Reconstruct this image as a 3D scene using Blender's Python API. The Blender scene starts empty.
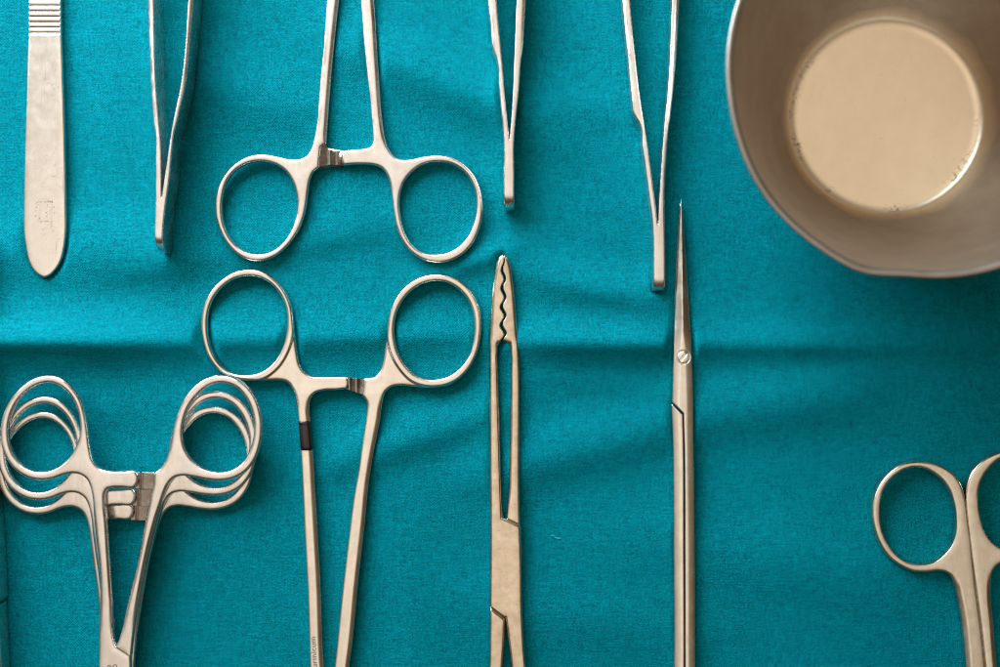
import bpy, bmesh, math, random
import numpy as np
from mathutils import Vector

random.seed(4)
S = 0.0003            # metres per unit of the drawing grid
D = 1389.0            # camera height in the same units
CX, CY = 500.0, 333.5
scene = bpy.context.scene
COL = scene.collection

# ------------------------------------------------------------------ helpers
def wpos(px, py, zref, z=0.0):
    k = 1.0 - zref / D
    return Vector(((px - CX) * k * S, (CY - py) * k * S, z * S))

def spline(pts, step=2.0):
    """closed smooth curve through pts; a third value 1 marks a corner"""
    n = len(pts)
    P = np.array([p[:2] for p in pts], float)
    corner = [len(p) > 2 for p in pts]
    out = []
    seg = [max(1e-3, np.hypot(*(P[(i + 1) % n] - P[i]))) for i in range(n)]
    for i in range(n):
        j = (i + 1) % n
        a, b = P[i], P[j]
        L = seg[i]
        def tang(q):
            if corner[q]:
                return None
            d0, d1 = seg[q - 1], seg[q]
            v0 = (P[q] - P[q - 1]) / d0
            v1 = (P[(q + 1) % n] - P[q]) / d1
            return (v0 * d1 + v1 * d0) / (d0 + d1)
        ta, tb = tang(i), tang(j)
        if ta is None: ta = (b - a) / L
        if tb is None: tb = (b - a) / L
        m = max(1, int(round(L / step)))
        for k in range(m):
            t = k / m
            h00 = 2*t**3 - 3*t**2 + 1; h10 = t**3 - 2*t**2 + t
            h01 = -2*t**3 + 3*t**2;    h11 = t**3 - t**2
            out.append(h00*a + h10*L*ta + h01*b + h11*L*tb)
    return np.array(out)

def ellipse(cx, cy, rx, ry, n=72, rot=0.0):
    a = np.linspace(0, 2*math.pi, n, endpoint=False)
    x, y = rx*np.cos(a), ry*np.sin(a)
    c, s = math.cos(rot), math.sin(rot)
    return np.stack([cx + c*x - s*y, cy + s*x + c*y], 1)

def sd_poly(xs, ys, poly, clamp=14.0):
    """signed distance of a closed polygon sampled on the grid xs * ys (negative inside)"""
    d2 = np.full((len(xs), len(ys)), clamp*clamp, np.float32)
    ins = np.zeros((len(xs), len(ys)), bool)
    h = xs[1] - xs[0]
    n = len(poly)
    for i in range(n):
        a = poly[i]; b = poly[(i + 1) % n]
        lo, hi = np.minimum(a, b) - clamp, np.maximum(a, b) + clamp
        i0, i1 = np.searchsorted(xs, lo[0]), np.searchsorted(xs, hi[0])
        j0, j1 = np.searchsorted(ys, lo[1]), np.searchsorted(ys, hi[1])
        e = b - a
        L2 = float(e @ e)
        if i1 > i0 and j1 > j0 and L2 > 1e-12:
            X = xs[i0:i1, None] - a[0]; Y = ys[None, j0:j1] - a[1]
            t = np.clip((X*e[0] + Y*e[1]) / L2, 0, 1)
            dd = (X - t*e[0])**2 + (Y - t*e[1])**2
            np.minimum(d2[i0:i1, j0:j1], dd, out=d2[i0:i1, j0:j1])
        if abs(e[1]) > 1e-12:
            y0, y1 = min(a[1], b[1]), max(a[1], b[1])
            q0, q1 = np.searchsorted(ys, y0), np.searchsorted(ys, y1)
            if q1 > q0:
                xi = a[0] + (ys[q0:q1] - a[1]) * e[0] / e[1]
                ins[:, q0:q1] ^= (xs[:, None] < xi[None, :])
    d = np.sqrt(d2)
    return np.where(ins, -d, d)

def surface_nets(F, xs, ys, zs):
    nx, ny, nz = F.shape
    neg = F < 0
    cnt = np.zeros((nx-1, ny-1, nz-1), np.int8)
    for a in (0, 1):
        for b in (0, 1):
            for c in (0, 1):
                cnt += neg[a:nx-1+a, b:ny-1+b, c:nz-1+c]
    I, J, K = np.nonzero((cnt > 0) & (cnt < 8))
    vid = np.full(cnt.shape, -1, np.int32)
    vid[I, J, K] = np.arange(len(I))
    val = {}
    for a in (0, 1):
        for b in (0, 1):
            for c in (0, 1):
                val[a, b, c] = F[I+a, J+b, K+c]
    acc = np.zeros((len(I), 3)); num = np.zeros(len(I))
    for ax in range(3):
        for u in (0, 1):
            for v in (0, 1):
                p = [0, 0, 0]; q = [0, 0, 0]
                o = [k for k in range(3) if k != ax]
                p[o[0]] = q[o[0]] = u; p[o[1]] = q[o[1]] = v; q[ax] = 1
                f0, f1 = val[tuple(p)], val[tuple(q)]
                m = (f0 < 0) != (f1 < 0)
                t = np.where(m, f0 / np.where(m, f0 - f1, 1), 0)
                for k in range(3):
                    acc[:, k] += np.where(m, p[k] if k != ax else t, 0)
                num += m
    acc /= num[:, None]
    V = np.stack([xs[0] + (I + acc[:, 0])*(xs[1]-xs[0]), ys[0] + (J + acc[:, 1])*(ys[1]-ys[0]),
                  zs[0] + (K + acc[:, 2])*(zs[1]-zs[0])], 1)
    quads = []
    for ax in range(3):
        sl0 = [slice(None)]*3; sl1 = [slice(None)]*3
        sl0[ax] = slice(0, -1); sl1[ax] = slice(1, None)
        n0, n1 = neg[tuple(sl0)], neg[tuple(sl1)]
        A = np.argwhere(n0 != n1)
        flip = n0[A[:, 0], A[:, 1], A[:, 2]]
        o1, o2 = (ax + 1) % 3, (ax + 2) % 3
        ok = (A[:, o1] > 0) & (A[:, o2] > 0) & (A[:, o1] < F.shape[o1]-1) & (A[:, o2] < F.shape[o2]-1)
        A, flip = A[ok], flip[ok]
        def cell(d1, d2_):
            B = A.copy(); B[:, o1] -= d1; B[:, o2] -= d2_
            return vid[B[:, 0], B[:, 1], B[:, 2]]
        q = np.stack([cell(1, 1), cell(0, 1), cell(0, 0), cell(1, 0)], 1)
        q[~flip] = q[~flip][:, ::-1]
        quads.append(q)
    Q = np.concatenate(quads)
    return V, Q

def vertex_normals(V, Q):
    n = np.cross(V[Q[:, 2]] - V[Q[:, 0]], V[Q[:, 3]] - V[Q[:, 1]])
    N = np.zeros_like(V)
    for k in range(4):
        for c in range(3):
            N[:, c] += np.bincount(Q[:, k], weights=n[:, c], minlength=len(V))
    return N / np.maximum(np.linalg.norm(N, axis=1, keepdims=True), 1e-12)

def mesh_obj(name, V, Q, mat, parent=None, N=None, smooth=True):
    me = bpy.data.meshes.new(name)
    nf, w = Q.shape
    me.vertices.add(len(V)); me.vertices.foreach_set('co', np.ascontiguousarray(V, np.float32).ravel())
    me.loops.add(nf*w); me.loops.foreach_set('vertex_index', np.ascontiguousarray(Q, np.int32).ravel())
    me.polygons.add(nf)
    me.polygons.foreach_set('loop_start', np.arange(0, nf*w, w, dtype=np.int32))
    me.update(calc_edges=True)
    me.validate()
    if smooth:
        me.polygons.foreach_set('use_smooth', np.ones(len(me.polygons), bool))
    if N is not None and len(me.vertices) == len(N):
        me.normals_split_custom_set_from_vertices([tuple(v) for v in N])
    me.materials.append(mat)
    o = bpy.data.objects.new(name, me)
    COL.objects.link(o)
    if parent is not None:
        o.parent = parent
    return o

def thing(name, label, cat, px, py, zref=0.0, z=0.0, group=None):
    o = bpy.data.objects.new(name, None)
    o.empty_display_size = 0.005
    COL.objects.link(o)
    o.location = wpos(px, py, zref, z)
    o['label'] = label; o['category'] = cat
    if group: o['group'] = group
    o['_zref'] = zref
    return o

def rounded(bw, bh, p=2.0):
    """edge profile: how far the surface has dropped at depth d inside the outline"""
    def f(d, X, Y):
        u = np.clip(1 - d / bw, 0, 1)
        if p == 2.0:
            return bh * (1 - np.sqrt(np.clip(1 - u*u, 0, 1)))
        return bh * u**p
    return f

FOOT = []
def solid(root, outers, holes, zc, t, profile, mat, parts, zref, h=0.5, top_mod=None, cuts=None, d_mod=None, edge=None, crown=0.5):
    """a plate of steel with the outline outers minus holes, half-thickness t about zc, edges rounded by profile.
    parts: list of (part name, test(x, y), material or None); the last takes what is left"""
    FOOT.append((outers, holes, zref, zc - (t if not callable(t) else 99)))
    allp = np.concatenate(outers)
    lo, hi = allp.min(0) - 2.5, allp.max(0) + 2.5
    xs = np.arange(lo[0], hi[0], h); ys = np.arange(lo[1], hi[1], h)
    d2 = None
    for o in outers:
        s = sd_poly(xs, ys, o)
        d2 = s if d2 is None else np.minimum(d2, s)
    for o in holes:
        d2 = np.maximum(d2, -sd_poly(xs, ys, o))
    if holes: d2 = d2 - 0.95
    X, Y = xs[:, None] + 0*ys[None, :], 0*xs[:, None] + ys[None, :]
    if d_mod is not None:
        d2 = d_mod(d2, X, Y)
    tt = t(X, Y) if callable(t) else t
    db = d2
    if edge is not None:        # only these outlines are rounded over; a cut between mating pieces stays sharp
        db = None
        for o in edge[0]:
            s = sd_poly(xs, ys, o)
            db = s if db is None else np.minimum(db, s)
        for o in edge[1]:
            db = np.maximum(db, -sd_poly(xs, ys, o))
    zb = tt - profile(-db, X, Y) - crown*(1 - np.clip(-db/6.5, 0, 1))**2
    zt = zb if top_mod is None else top_mod(zb, X, Y, -d2)
    T = float(np.max(tt))
    zs = np.arange(-T - 1.3, T + 1.4, h)
    zz = zs[None, None, :]
    e = np.maximum(zz - zt[:, :, None], -zz - zb[:, :, None])
    dd = d2[:, :, None]
    k = 0.5
    hh = np.clip(0.5 + 0.5*(dd - e)/k, 0, 1)
    F = (e*(1-hh) + dd*hh + k*hh*(1-hh)).astype(np.float32)
    if cuts is not None:
        for poly, grow, zlo in cuts:
            c = sd_poly(xs, ys, poly) - grow
            cc = np.maximum(c[:, :, None], zlo - np.abs(zz) + 0*c[:, :, None])
            F = np.maximum(F, -cc)
    V, Q = surface_nets(F, xs, ys, zs)
    # to world space, relative to the thing's own base
    kf = (1 - zref / D) * S
    W = np.empty_like(V)
    W[:, 0] = (V[:, 0] - CX) * kf - root.location.x
    W[:, 1] = (CY - V[:, 1]) * kf - root.location.y
    W[:, 2] = (V[:, 2] + zc) * S - root.location.z
    Q = Q[:, ::-1]
    N = vertex_normals(W, Q)
    for _ in range(3):
        fn = N[Q].mean(1)
        M = np.zeros_like(N)
        for k in range(4):
            for c in range(3):
                M[:, c] += np.bincount(Q[:, k], weights=fn[:, c], minlength=len(N))
        N = M / np.maximum(np.linalg.norm(M, axis=1, keepdims=True), 1e-12)
    cen = V[Q].mean(1)
    left = np.ones(len(Q), bool)
    made = []
    for nm, test, m in parts:
        sel = left & (test(cen[:, 0], cen[:, 1]) if test is not None else True)
        left &= ~sel
        if not sel.any():
            made.append(None); continue
        q = Q[sel]
        used, inv = np.unique(q, return_inverse=True)
        made.append(mesh_obj(nm, W[used], inv.reshape(q.shape), m or mat, root, N[used]))
    return made

def prism(name, root, parent, xz, y0, y1, zc, zref, mat, bevel=0.35):
    """a bar whose side view is xz, running from y0 to y1"""
    bm = bmesh.new()
    A = []; B = []
    for x, z in xz:
        A.append(bm.verts.new(wpos(x, y0(x) if callable(y0) else y0, zref, z + zc) - root.location))
        B.append(bm.verts.new(wpos(x, y1(x) if callable(y1) else y1, zref, z + zc) - root.location))
    n = len(xz)
    bm.faces.new(A); bm.faces.new(B[::-1])
    for i in range(n):
        bm.faces.new((A[i], B[i], B[(i+1) % n], A[(i+1) % n]))
    bmesh.ops.recalc_face_normals(bm, faces=bm.faces)
    bmesh.ops.bevel(bm, geom=bm.edges[:], offset=bevel*S, segments=2, affect='EDGES', profile=0.5)
    me = bpy.data.meshes.new(name); bm.to_mesh(me); bm.free()
    me.materials.append(mat)
    o = bpy.data.objects.new(name, me); COL.objects.link(o)
    o.parent = parent
    return o

def copy_tree(o, parent=None):
    c = o.copy(); COL.objects.link(c); c.parent = parent
    for ch in list(o.children):
        copy_tree(ch, c)
    return c

# ------------------------------------------------------------------ materials
def nodes(name):
    m = bpy.data.materials.new(name); m.use_nodes = True
    nt = m.node_tree
    for n in list(nt.nodes): nt.nodes.remove(n)
    out = nt.nodes.new('ShaderNodeOutputMaterial')
    b = nt.nodes.new('ShaderNodeBsdfPrincipled')
    nt.links.new(b.outputs[0], out.inputs[0])
    return m, nt, b

def N_(nt, typ, **kw):
    n = nt.nodes.new(typ)
    for k, v in kw.items():
        if k in n.inputs: n.inputs[k].default_value = v
        else: setattr(n, k, v)
    return n

def math_(nt, op, a, b=None, clamp=False):
    n = nt.nodes.new('ShaderNodeMath'); n.operation = op; n.use_clamp = clamp
    for i, v in enumerate((a, b)):
        if v is None: continue
        if isinstance(v, (int, float)): n.inputs[i].default_value = v
        else: nt.links.new(v, n.inputs[i])
    return n.outputs[0]

def maprange(nt, v, a, b, c, d):
    n = nt.nodes.new('ShaderNodeMapRange')
    nt.links.new(v, n.inputs[0])
    for i, q in enumerate((a, b, c, d)): n.inputs[i+1].default_value = q
    return n.outputs[0]

def mixc(nt, f, a, b):
    n = nt.nodes.new('ShaderNodeMix'); n.data_type = 'RGBA'
    if isinstance(f, (int, float)): n.inputs[0].default_value = f
    else: nt.links.new(f, n.inputs[0])
    for i, v in ((6, a), (7, b)):
        if isinstance(v, tuple): n.inputs[i].default_value = (*v, 1) if len(v) == 3 else v
        else: nt.links.new(v, n.inputs[i])
    return n.outputs[2]

def coords(nt, scale=(1, 1, 1), obj=True):
    tc = nt.nodes.new('ShaderNodeTexCoord')
    mp = nt.nodes.new('ShaderNodeMapping')
    nt.links.new(tc.outputs['Object'], mp.inputs[0])
    mp.inputs['Scale'].default_value = scale
    return mp.outputs[0]

def noise(nt, vec, scale, detail=3, rough=0.55):
    n = nt.nodes.new('ShaderNodeTexNoise')
    nt.links.new(vec, n.inputs['Vector'])
    n.inputs['Scale'].default_value = scale; n.inputs['Detail'].default_value = detail
    n.inputs['Roughness'].default_value = rough
    return n.outputs['Fac']

def steel(name, c0, c1, r0, r1, grain=(1, 1, 1), bump=0.06, stain=0.35, stain_col=(0.30, 0.22, 0.15)):
    m, nt, b = nodes(name)
    v = coords(nt)
    vg = coords(nt, grain)
    n1 = noise(nt, v, 260, 4, 0.6)
    base = mixc(nt, maprange(nt, n1, 0.35, 0.65, 0, 1), c0, c1)
    # tea-coloured spots left by sterilising
    n2 = noise(nt, v, 420, 5, 0.7)
    n3 = noise(nt, v, 90, 2, 0.5)
    sp = math_(nt, 'MULTIPLY', maprange(nt, n2, 0.60, 0.74, 0, 1), maprange(nt, n3, 0.48, 0.62, 0, stain))
    base = mixc(nt, sp, base, stain_col)
    nt.links.new(base, b.inputs['Base Color'])
    b.inputs['Metallic'].default_value = 1.0
    n4 = noise(nt, vg, 900, 4, 0.6)
    n5 = noise(nt, v, 150, 4, 0.65)
    rr = math_(nt, 'ADD', maprange(nt, n4, 0.3, 0.7, r0, r1), maprange(nt, n5, 0.35, 0.65, -0.05, 0.07))
    nt.links.new(rr, b.inputs['Roughness'])
    bp = nt.nodes.new('ShaderNodeBump'); bp.inputs['Strength'].default_value = bump
    bp.inputs['Distance'].default_value = 0.0003
    nt.links.new(n4, bp.inputs['Height'])
    nt.links.new(bp.outputs[0], b.inputs['Normal'])
    return m

M_STEEL = steel('satin_steel', (0.73, 0.675, 0.62), (0.82, 0.765, 0.71), 0.20, 0.31, (1.0, 0.22, 1.0))
M_POLISH = steel('polished_steel', (0.76, 0.69, 0.60), (0.83, 0.765, 0.68), 0.16, 0.25, (1.0, 0.15, 1.0), bump=0.04)
M_WORN = steel('worn_steel', (0.60, 0.495, 0.37), (0.76, 0.645, 0.505), 0.16, 0.26, (1, 0.3, 1), stain=0.7)
M_DULL = steel('darkened_ratchet_steel', (0.27, 0.225, 0.19), (0.44, 0.375, 0.32), 0.2, 0.32, (0.3, 1, 1), stain=0.6)

# scalpel handle: matt satin steel with a worn rectangular stamp
def scalpel_mat():
    m, nt, b = nodes('matt_scalpel_steel')
    v = coords(nt)
    n1 = noise(nt, v, 300, 4, 0.65)
    base = mixc(nt, maprange(nt, n1, 0.35, 0.65, 0, 1), (0.76, 0.71, 0.645), (0.815, 0.765, 0.70))
    n2 = noise(nt, v, 520, 5, 0.75); n3 = noise(nt, v, 70, 2, 0.5)
    sp = math_(nt, 'MULTIPLY', maprange(nt, n2, 0.56, 0.72, 0, 1), maprange(nt, n3, 0.46, 0.62, 0, 0.5))
    base = mixc(nt, sp, base, (0.34, 0.26, 0.19))
    # fine diagonal scratches
    mp = nt.nodes.new('ShaderNodeMapping'); tc = nt.nodes.new('ShaderNodeTexCoord')
    nt.links.new(tc.outputs['Object'], mp.inputs[0]); mp.inputs['Rotation'].default_value = (0, 0, 0.8)
    mp.inputs['Scale'].default_value = (1, 0.05, 1)
    sc = maprange(nt, noise(nt, mp.outputs[0], 1500, 2, 0.5), 0.66, 0.74, 0, 0.5)
    base = mixc(nt, math_(nt, 'MULTIPLY', sc, maprange(nt, n3, 0.45, 0.6, 0, 1)), base, (0.30, 0.24, 0.2))
    nt.links.new(base, b.inputs['Base Color'])
    b.inputs['Metallic'].default_value = 1.0
    nt.links.new(maprange(nt, n1, 0.3, 0.7, 0.16, 0.24), b.inputs['Roughness'])
    bp = nt.nodes.new('ShaderNodeBump'); bp.inputs['Strength'].default_value = 0.08; bp.inputs['Distance'].default_value = 0.0003
    nt.links.new(noise(nt, v, 2500, 3, 0.6), bp.inputs['Height']); nt.links.new(bp.outputs[0], b.inputs['Normal'])
    return m
M_SCALPEL = scalpel_mat()

def simple(name, col, rough, metal=0.0, var=0.15, scale=800):
    m, nt, b = nodes(name)
    n1 = noise(nt, coords(nt), scale, 4, 0.6)
    dk = tuple(c*(1-var) for c in col); lt = tuple(min(1, c*(1+var)) for c in col)
    nt.links.new(mixc(nt, maprange(nt, n1, 0.3, 0.7, 0, 1), dk, lt), b.inputs['Base Color'])
    b.inputs['Roughness'].default_value = rough; b.inputs['Metallic'].default_value = metal
    return m
M_BAND = simple('dark_brown_tape', (0.011, 0.0045, 0.004), 0.22, 0, 0.3)
M_INK = simple('etched_grey', (0.27, 0.22, 0.19), 0.5, 0.3, 0.3, 3000)
M_ETCH = simple('etched_brown', (0.19, 0.12, 0.09), 0.55, 0.2, 0.3, 3000)

def bowl_mat(floor_r):
    m, nt, b = nodes('brushed_bowl_steel')
    tc = nt.nodes.new('ShaderNodeTexCoord')
    sx = nt.nodes.new('ShaderNodeSeparateXYZ'); nt.links.new(tc.outputs['Object'], sx.inputs[0])
    ang = math_(nt, 'ARCTAN2', sx.outputs[1], sx.outputs[0])
    r = math_(nt, 'SQRT', math_(nt, 'ADD', math_(nt, 'POWER', sx.outputs[0], 2), math_(nt, 'POWER', sx.outputs[1], 2)))
    v = tc.outputs['Object']
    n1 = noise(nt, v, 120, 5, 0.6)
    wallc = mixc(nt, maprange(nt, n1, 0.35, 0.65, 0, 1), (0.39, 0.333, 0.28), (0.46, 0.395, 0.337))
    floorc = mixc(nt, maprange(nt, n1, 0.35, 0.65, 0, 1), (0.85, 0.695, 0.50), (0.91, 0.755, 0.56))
    # golden floor; wall colour darkened to mimic the dim room it mirrors; ragged border
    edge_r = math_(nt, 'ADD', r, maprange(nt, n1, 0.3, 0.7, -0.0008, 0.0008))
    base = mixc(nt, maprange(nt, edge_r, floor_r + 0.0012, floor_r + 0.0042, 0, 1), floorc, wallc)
    # residue collected where the floor meets the wall
    n2 = noise(nt, v, 650, 5, 0.75); n3 = noise(nt, v, 75, 2, 0.5)
    ring = math_(nt, 'SUBTRACT', 1.0, math_(nt, 'DIVIDE', math_(nt, 'ABSOLUTE', math_(nt, 'SUBTRACT', r, floor_r - 0.0002)), 0.0021), True)
    st = math_(nt, 'MULTIPLY', math_(nt, 'MULTIPLY', ring, maprange(nt, n2, 0.50, 0.60, 0, 1.6)), maprange(nt, n3, 0.47, 0.60, 0.0, 0.55))
    base = mixc(nt, st, base, (0.30, 0.205, 0.115))
    sp = maprange(nt, noise(nt, v, 1300, 2, 0.4), 0.755, 0.79, 0, 0.5)
    base = mixc(nt, sp, base, (0.14, 0.10, 0.07))
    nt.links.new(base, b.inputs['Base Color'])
    b.inputs['Metallic'].default_value = 1.0
    cb = nt.nodes.new('ShaderNodeCombineXYZ')
    nt.links.new(math_(nt, 'MULTIPLY', ang, 0.004), cb.inputs[0]); nt.links.new(sx.outputs[2], cb.inputs[1]); nt.links.new(r, cb.inputs[2])
    n4 = noise(nt, cb.outputs[0], 2600, 4, 0.6)
    nt.links.new(math_(nt, 'ADD', maprange(nt, n4, 0.3, 0.7, 0.35, 0.41), maprange(nt, n1, 0.3, 0.7, -0.015, 0.02)), b.inputs['Roughness'])
    bp = nt.nodes.new('ShaderNodeBump'); bp.inputs['Strength'].default_value = 0.03; bp.inputs['Distance'].default_value = 0.0002
    nt.links.new(n4, bp.inputs['Height']); nt.links.new(bp.outputs[0], b.inputs['Normal'])
    return m

def cloth_mat():
    m, nt, b = nodes('teal_woven_cotton')
    tc = nt.nodes.new('ShaderNodeTexCoord')
    v0 = tc.outputs['Object']
    # the threads wander a little
    wob = nt.nodes.new('ShaderNodeTexNoise'); nt.links.new(v0, wob.inputs['Vector']); wob.inputs['Scale'].default_value = 160; wob.inputs['Detail'].default_value = 2
    sub = nt.nodes.new('ShaderNodeVectorMath'); sub.operation = 'SUBTRACT'; nt.links.new(wob.outputs['Color'], sub.inputs[0]); sub.inputs[1].default_value = (0.5, 0.5, 0.5)
    scl = nt.nodes.new('ShaderNodeVectorMath'); scl.operation = 'SCALE'; nt.links.new(sub.outputs[0], scl.inputs[0]); scl.inputs['Scale'].default_value = 0.0011
    add = nt.nodes.new('ShaderNodeVectorMath'); add.operation = 'ADD'; nt.links.new(v0, add.inputs[0]); nt.links.new(scl.outputs[0], add.inputs[1])
    sx = nt.nodes.new('ShaderNodeSeparateXYZ'); nt.links.new(add.outputs[0], sx.inputs[0])
    per = 2.7*S
    kx = 2*math.pi/per
    a = math_(nt, 'MULTIPLY', sx.outputs[0], kx); c = math_(nt, 'MULTIPLY', sx.outputs[1], kx)
    sa = math_(nt, 'SINE', a); sc_ = math_(nt, 'SINE', c)
    weave = math_(nt, 'MULTIPLY', sa, sc_)
    def streak(sxv, syv, scale):
        mp = nt.nodes.new('ShaderNodeMapping'); nt.links.new(v0, mp.inputs[0]); mp.inputs['Scale'].default_value = (sxv, syv, 1)
        return noise(nt, mp.outputs[0], scale, 2, 0.6)
    warp = streak(1, 0.16, 1500); weft = streak(0.16, 1, 1500)
    slub = math_(nt, 'ADD', math_(nt, 'SUBTRACT', warp, 0.5), math_(nt, 'SUBTRACT', weft, 0.5))
    fuzz = noise(nt, v0, 2300, 3, 0.7)
    mid = noise(nt, v0, 60, 4, 0.6)
    h = math_(nt, 'ADD', math_(nt, 'MULTIPLY', weave, 0.16), math_(nt, 'ADD', math_(nt, 'MULTIPLY', slub, 0.9), math_(nt, 'MULTIPLY', fuzz, 1.4)))
    val = math_(nt, 'ADD', math_(nt, 'MULTIPLY', weave, 0.19), math_(nt, 'ADD', math_(nt, 'MULTIPLY', slub, 0.55), math_(nt, 'MULTIPLY', math_(nt, 'SUBTRACT', fuzz, 0.5), 2.3)))
    f = math_(nt, 'ADD', val, 0.5, True)
    base = mixc(nt, f, CLOTH_DARK, CLOTH_LIGHT)
    base = mixc(nt, maprange(nt, mid, 0.3, 0.7, 0.0, 0.14), base, CLOTH_DARK)
    # pale fibre ends
    fl = maprange(nt, noise(nt, v0, 1500, 2, 0.5), 0.72, 0.80, 0, 0.55)
    base = mixc(nt, fl, base, (0.04, 0.36, 0.39))
    nt.links.new(base, b.inputs['Base Color'])
    b.inputs['Roughness'].default_value = 0.85
    b.inputs['Specular IOR Level'].default_value = 0.03
    bp = nt.nodes.new('ShaderNodeBump'); bp.inputs['Strength'].default_value = 0.5; bp.inputs['Distance'].default_value = 0.0004
    nt.links.new(h, bp.inputs['Height']); nt.links.new(bp.outputs[0], b.inputs['Normal'])
    return m
CLOTH_DARK = (0.0002, 0.062, 0.075)
CLOTH_LIGHT = (0.0003, 0.256, 0.308)
M_CLOTH = cloth_mat()

# ------------------------------------------------------------------ the cloth
def cloth_height(x, y):
    z = np.zeros_like(x)
    def ridge(cx, cy, ang, length, sig, amp, skew=0.0, bend=0.0):
        nonlocal z
        a = math.radians(ang)
        u = (x-cx)*math.cos(a) + (y-cy)*math.sin(a)
        w = -(x-cx)*math.sin(a) + (y-cy)*math.cos(a) - bend*(u/100)**2
        s = np.where(w < 0, sig*(1+skew), sig*(1-skew))
        z += amp*np.exp(-(w/s)**2) * np.exp(-(np.abs(u)/length)**4)
    def crest(cx, cy, ang, length, su, sl, amp, top=5.0):
        nonlocal z
        a = math.radians(ang)
        u = (x-cx)*math.cos(a) + (y-cy)*math.sin(a)
        w = -(x-cx)*math.sin(a) + (y-cy)*math.cos(a)
        q = np.where(w < 0, (np.sqrt(w*w + top*top) - top)/su, (np.sqrt(w*w + top*top) - top)/sl)
        z += amp*np.exp(-q**1.15) * np.exp(-(np.abs(u)/length)**3)
    crest(-20, 341, 0.3, 215, 26, 24, 32.0)           # the ironed crease running across
    crest(330, 338, -1.0, 160, 22, 18, 10.5)
    crest(592, 343, 0.6, 95, 21, 20, 17.0)
    crest(745, 344, 0.6, 100, 22, 18, 8.0)
    ridge(940, 345, 0.0, 240, 15, 3.4, 0.2)
    ridge(60, 250, 0.5, 110, 36, 10.0, 0.0)            # a low swell above the crease
    ridge(590, 292, 0.5, 80, 16, 2.5, 0.0)
    ridge(110, 405, 0.5, 120, 26, 4.0, 0.0)
    ridge(575, 283, 14, 120, 21, 7.0, 0.15, -2)        # creases beside the toothed jaws
    ridge(470, 264, -20, 60, 12, 4.0, 0.2)
    ridge(455, 90, 24, 130, 28, 10.5, 0.1, 3)
    ridge(245, 92, 20, 80, 32, 7.0, 0.1)
    ridge(560, 104, 8, 70, 24, 4.0, 0.1)
    ridge(250, 250, -10, 160, 22, 4.5, 0.2)
    ridge(420, 436, -18, 110, 22, 7.0, 0.1)
    ridge(575, 450, -14, 120, 30, 8.0, 0.1)
    ridge(600, 385, 4, 110, 12, 1.5)
    ridge(770, 405, -8, 110, 30, 8.0)
    ridge(790, 560, 4, 190, 40, 4.5)
    ridge(590, 620, 8, 140, 34, 4.0)
    ridge(250, 560, 64, 140, 30, 4.0)
    ridge(125, 150, 78, 160, 34, 3.5)
    ridge(625, 90, 78, 150, 30, 3.2)
    ridge(30, 470, 85, 120, 18, 2.5)
    ridge(410, 590, 80, 110, 28, 3.0)
    ridge(900, 620, 30, 150, 40, 4.0)
    rs = np.random.RandomState(7)
    for _ in range(26):
        f = rs.uniform(0.006, 0.03); th = rs.uniform(0, math.pi); ph = rs.uniform(0, 6.28)
        z += 0.0075/f * np.sin(f*(x*math.cos(th) + y*math.sin(th)) + ph) * 0.55
    return z

def build_cloth():
    xs = np.unique(np.concatenate([np.arange(-900, -60, 20), np.arange(-60, 1061, 3.0), np.arange(1080, 1901, 20)]))
    ys = np.unique(np.concatenate([np.arange(-700, -60, 20), np.arange(-60, 731, 3.0), np.arange(750, 1371, 20)]))
    X, Y = np.meshgrid(xs, ys, indexing='ij')
    Z = cloth_height(X, Y)
    Z = Z - 2.2
    # the instruments weigh the cloth down where they lie
    for outers, holes, zr, bot in FOOT:
        if bot > 0.6 or np.concatenate(outers)[:, 0].max() < 30: continue
        k = 1 - zr/D
        xi, yi = (xs - CX)/k + CX, (ys - CY)/k + CY
        d = None
        for o in outers:
            q = sd_poly(xi, yi, o, 22.0); d = q if d is None else np.minimum(d, q)
        for o in holes:
            d = np.maximum(d, -sd_poly(xi, yi, o, 22.0))
        lim = 0.3 + 1.5*np.clip(d, 0, None) + np.where(d > 20, 50, 0)
        kk = 1.2
        hh = np.clip(0.5 + 0.5*(lim - Z)/kk, 0, 1)
        Z = lim*(1-hh) + Z*hh - kk*hh*(1-hh)
    d = np.hypot(X - 885.0, Y - 117.0) - 96
    Z = np.minimum(Z, np.where(d < 40, -0.2 + 0.15*np.clip(d, 0, None), 50))
    V = np.stack([(X-CX)*S, (CY-Y)*S, Z*S], -1).reshape(-1, 3)
    nx, ny = len(xs), len(ys)
    idx = np.arange(nx*ny).reshape(nx, ny)
    Q = np.stack([idx[:-1, :-1], idx[:-1, 1:], idx[1:, 1:], idx[1:, :-1]], -1).reshape(-1, 4)
    o = mesh_obj('cloth_surface', V, Q, M_CLOTH)
    o['kind'] = 'structure'
    o['label'] = 'creased teal cotton surgical cloth under all the instruments'
    return o

def zbase(t):  # resting height of a piece of half-thickness t
    return t + 0.1

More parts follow.
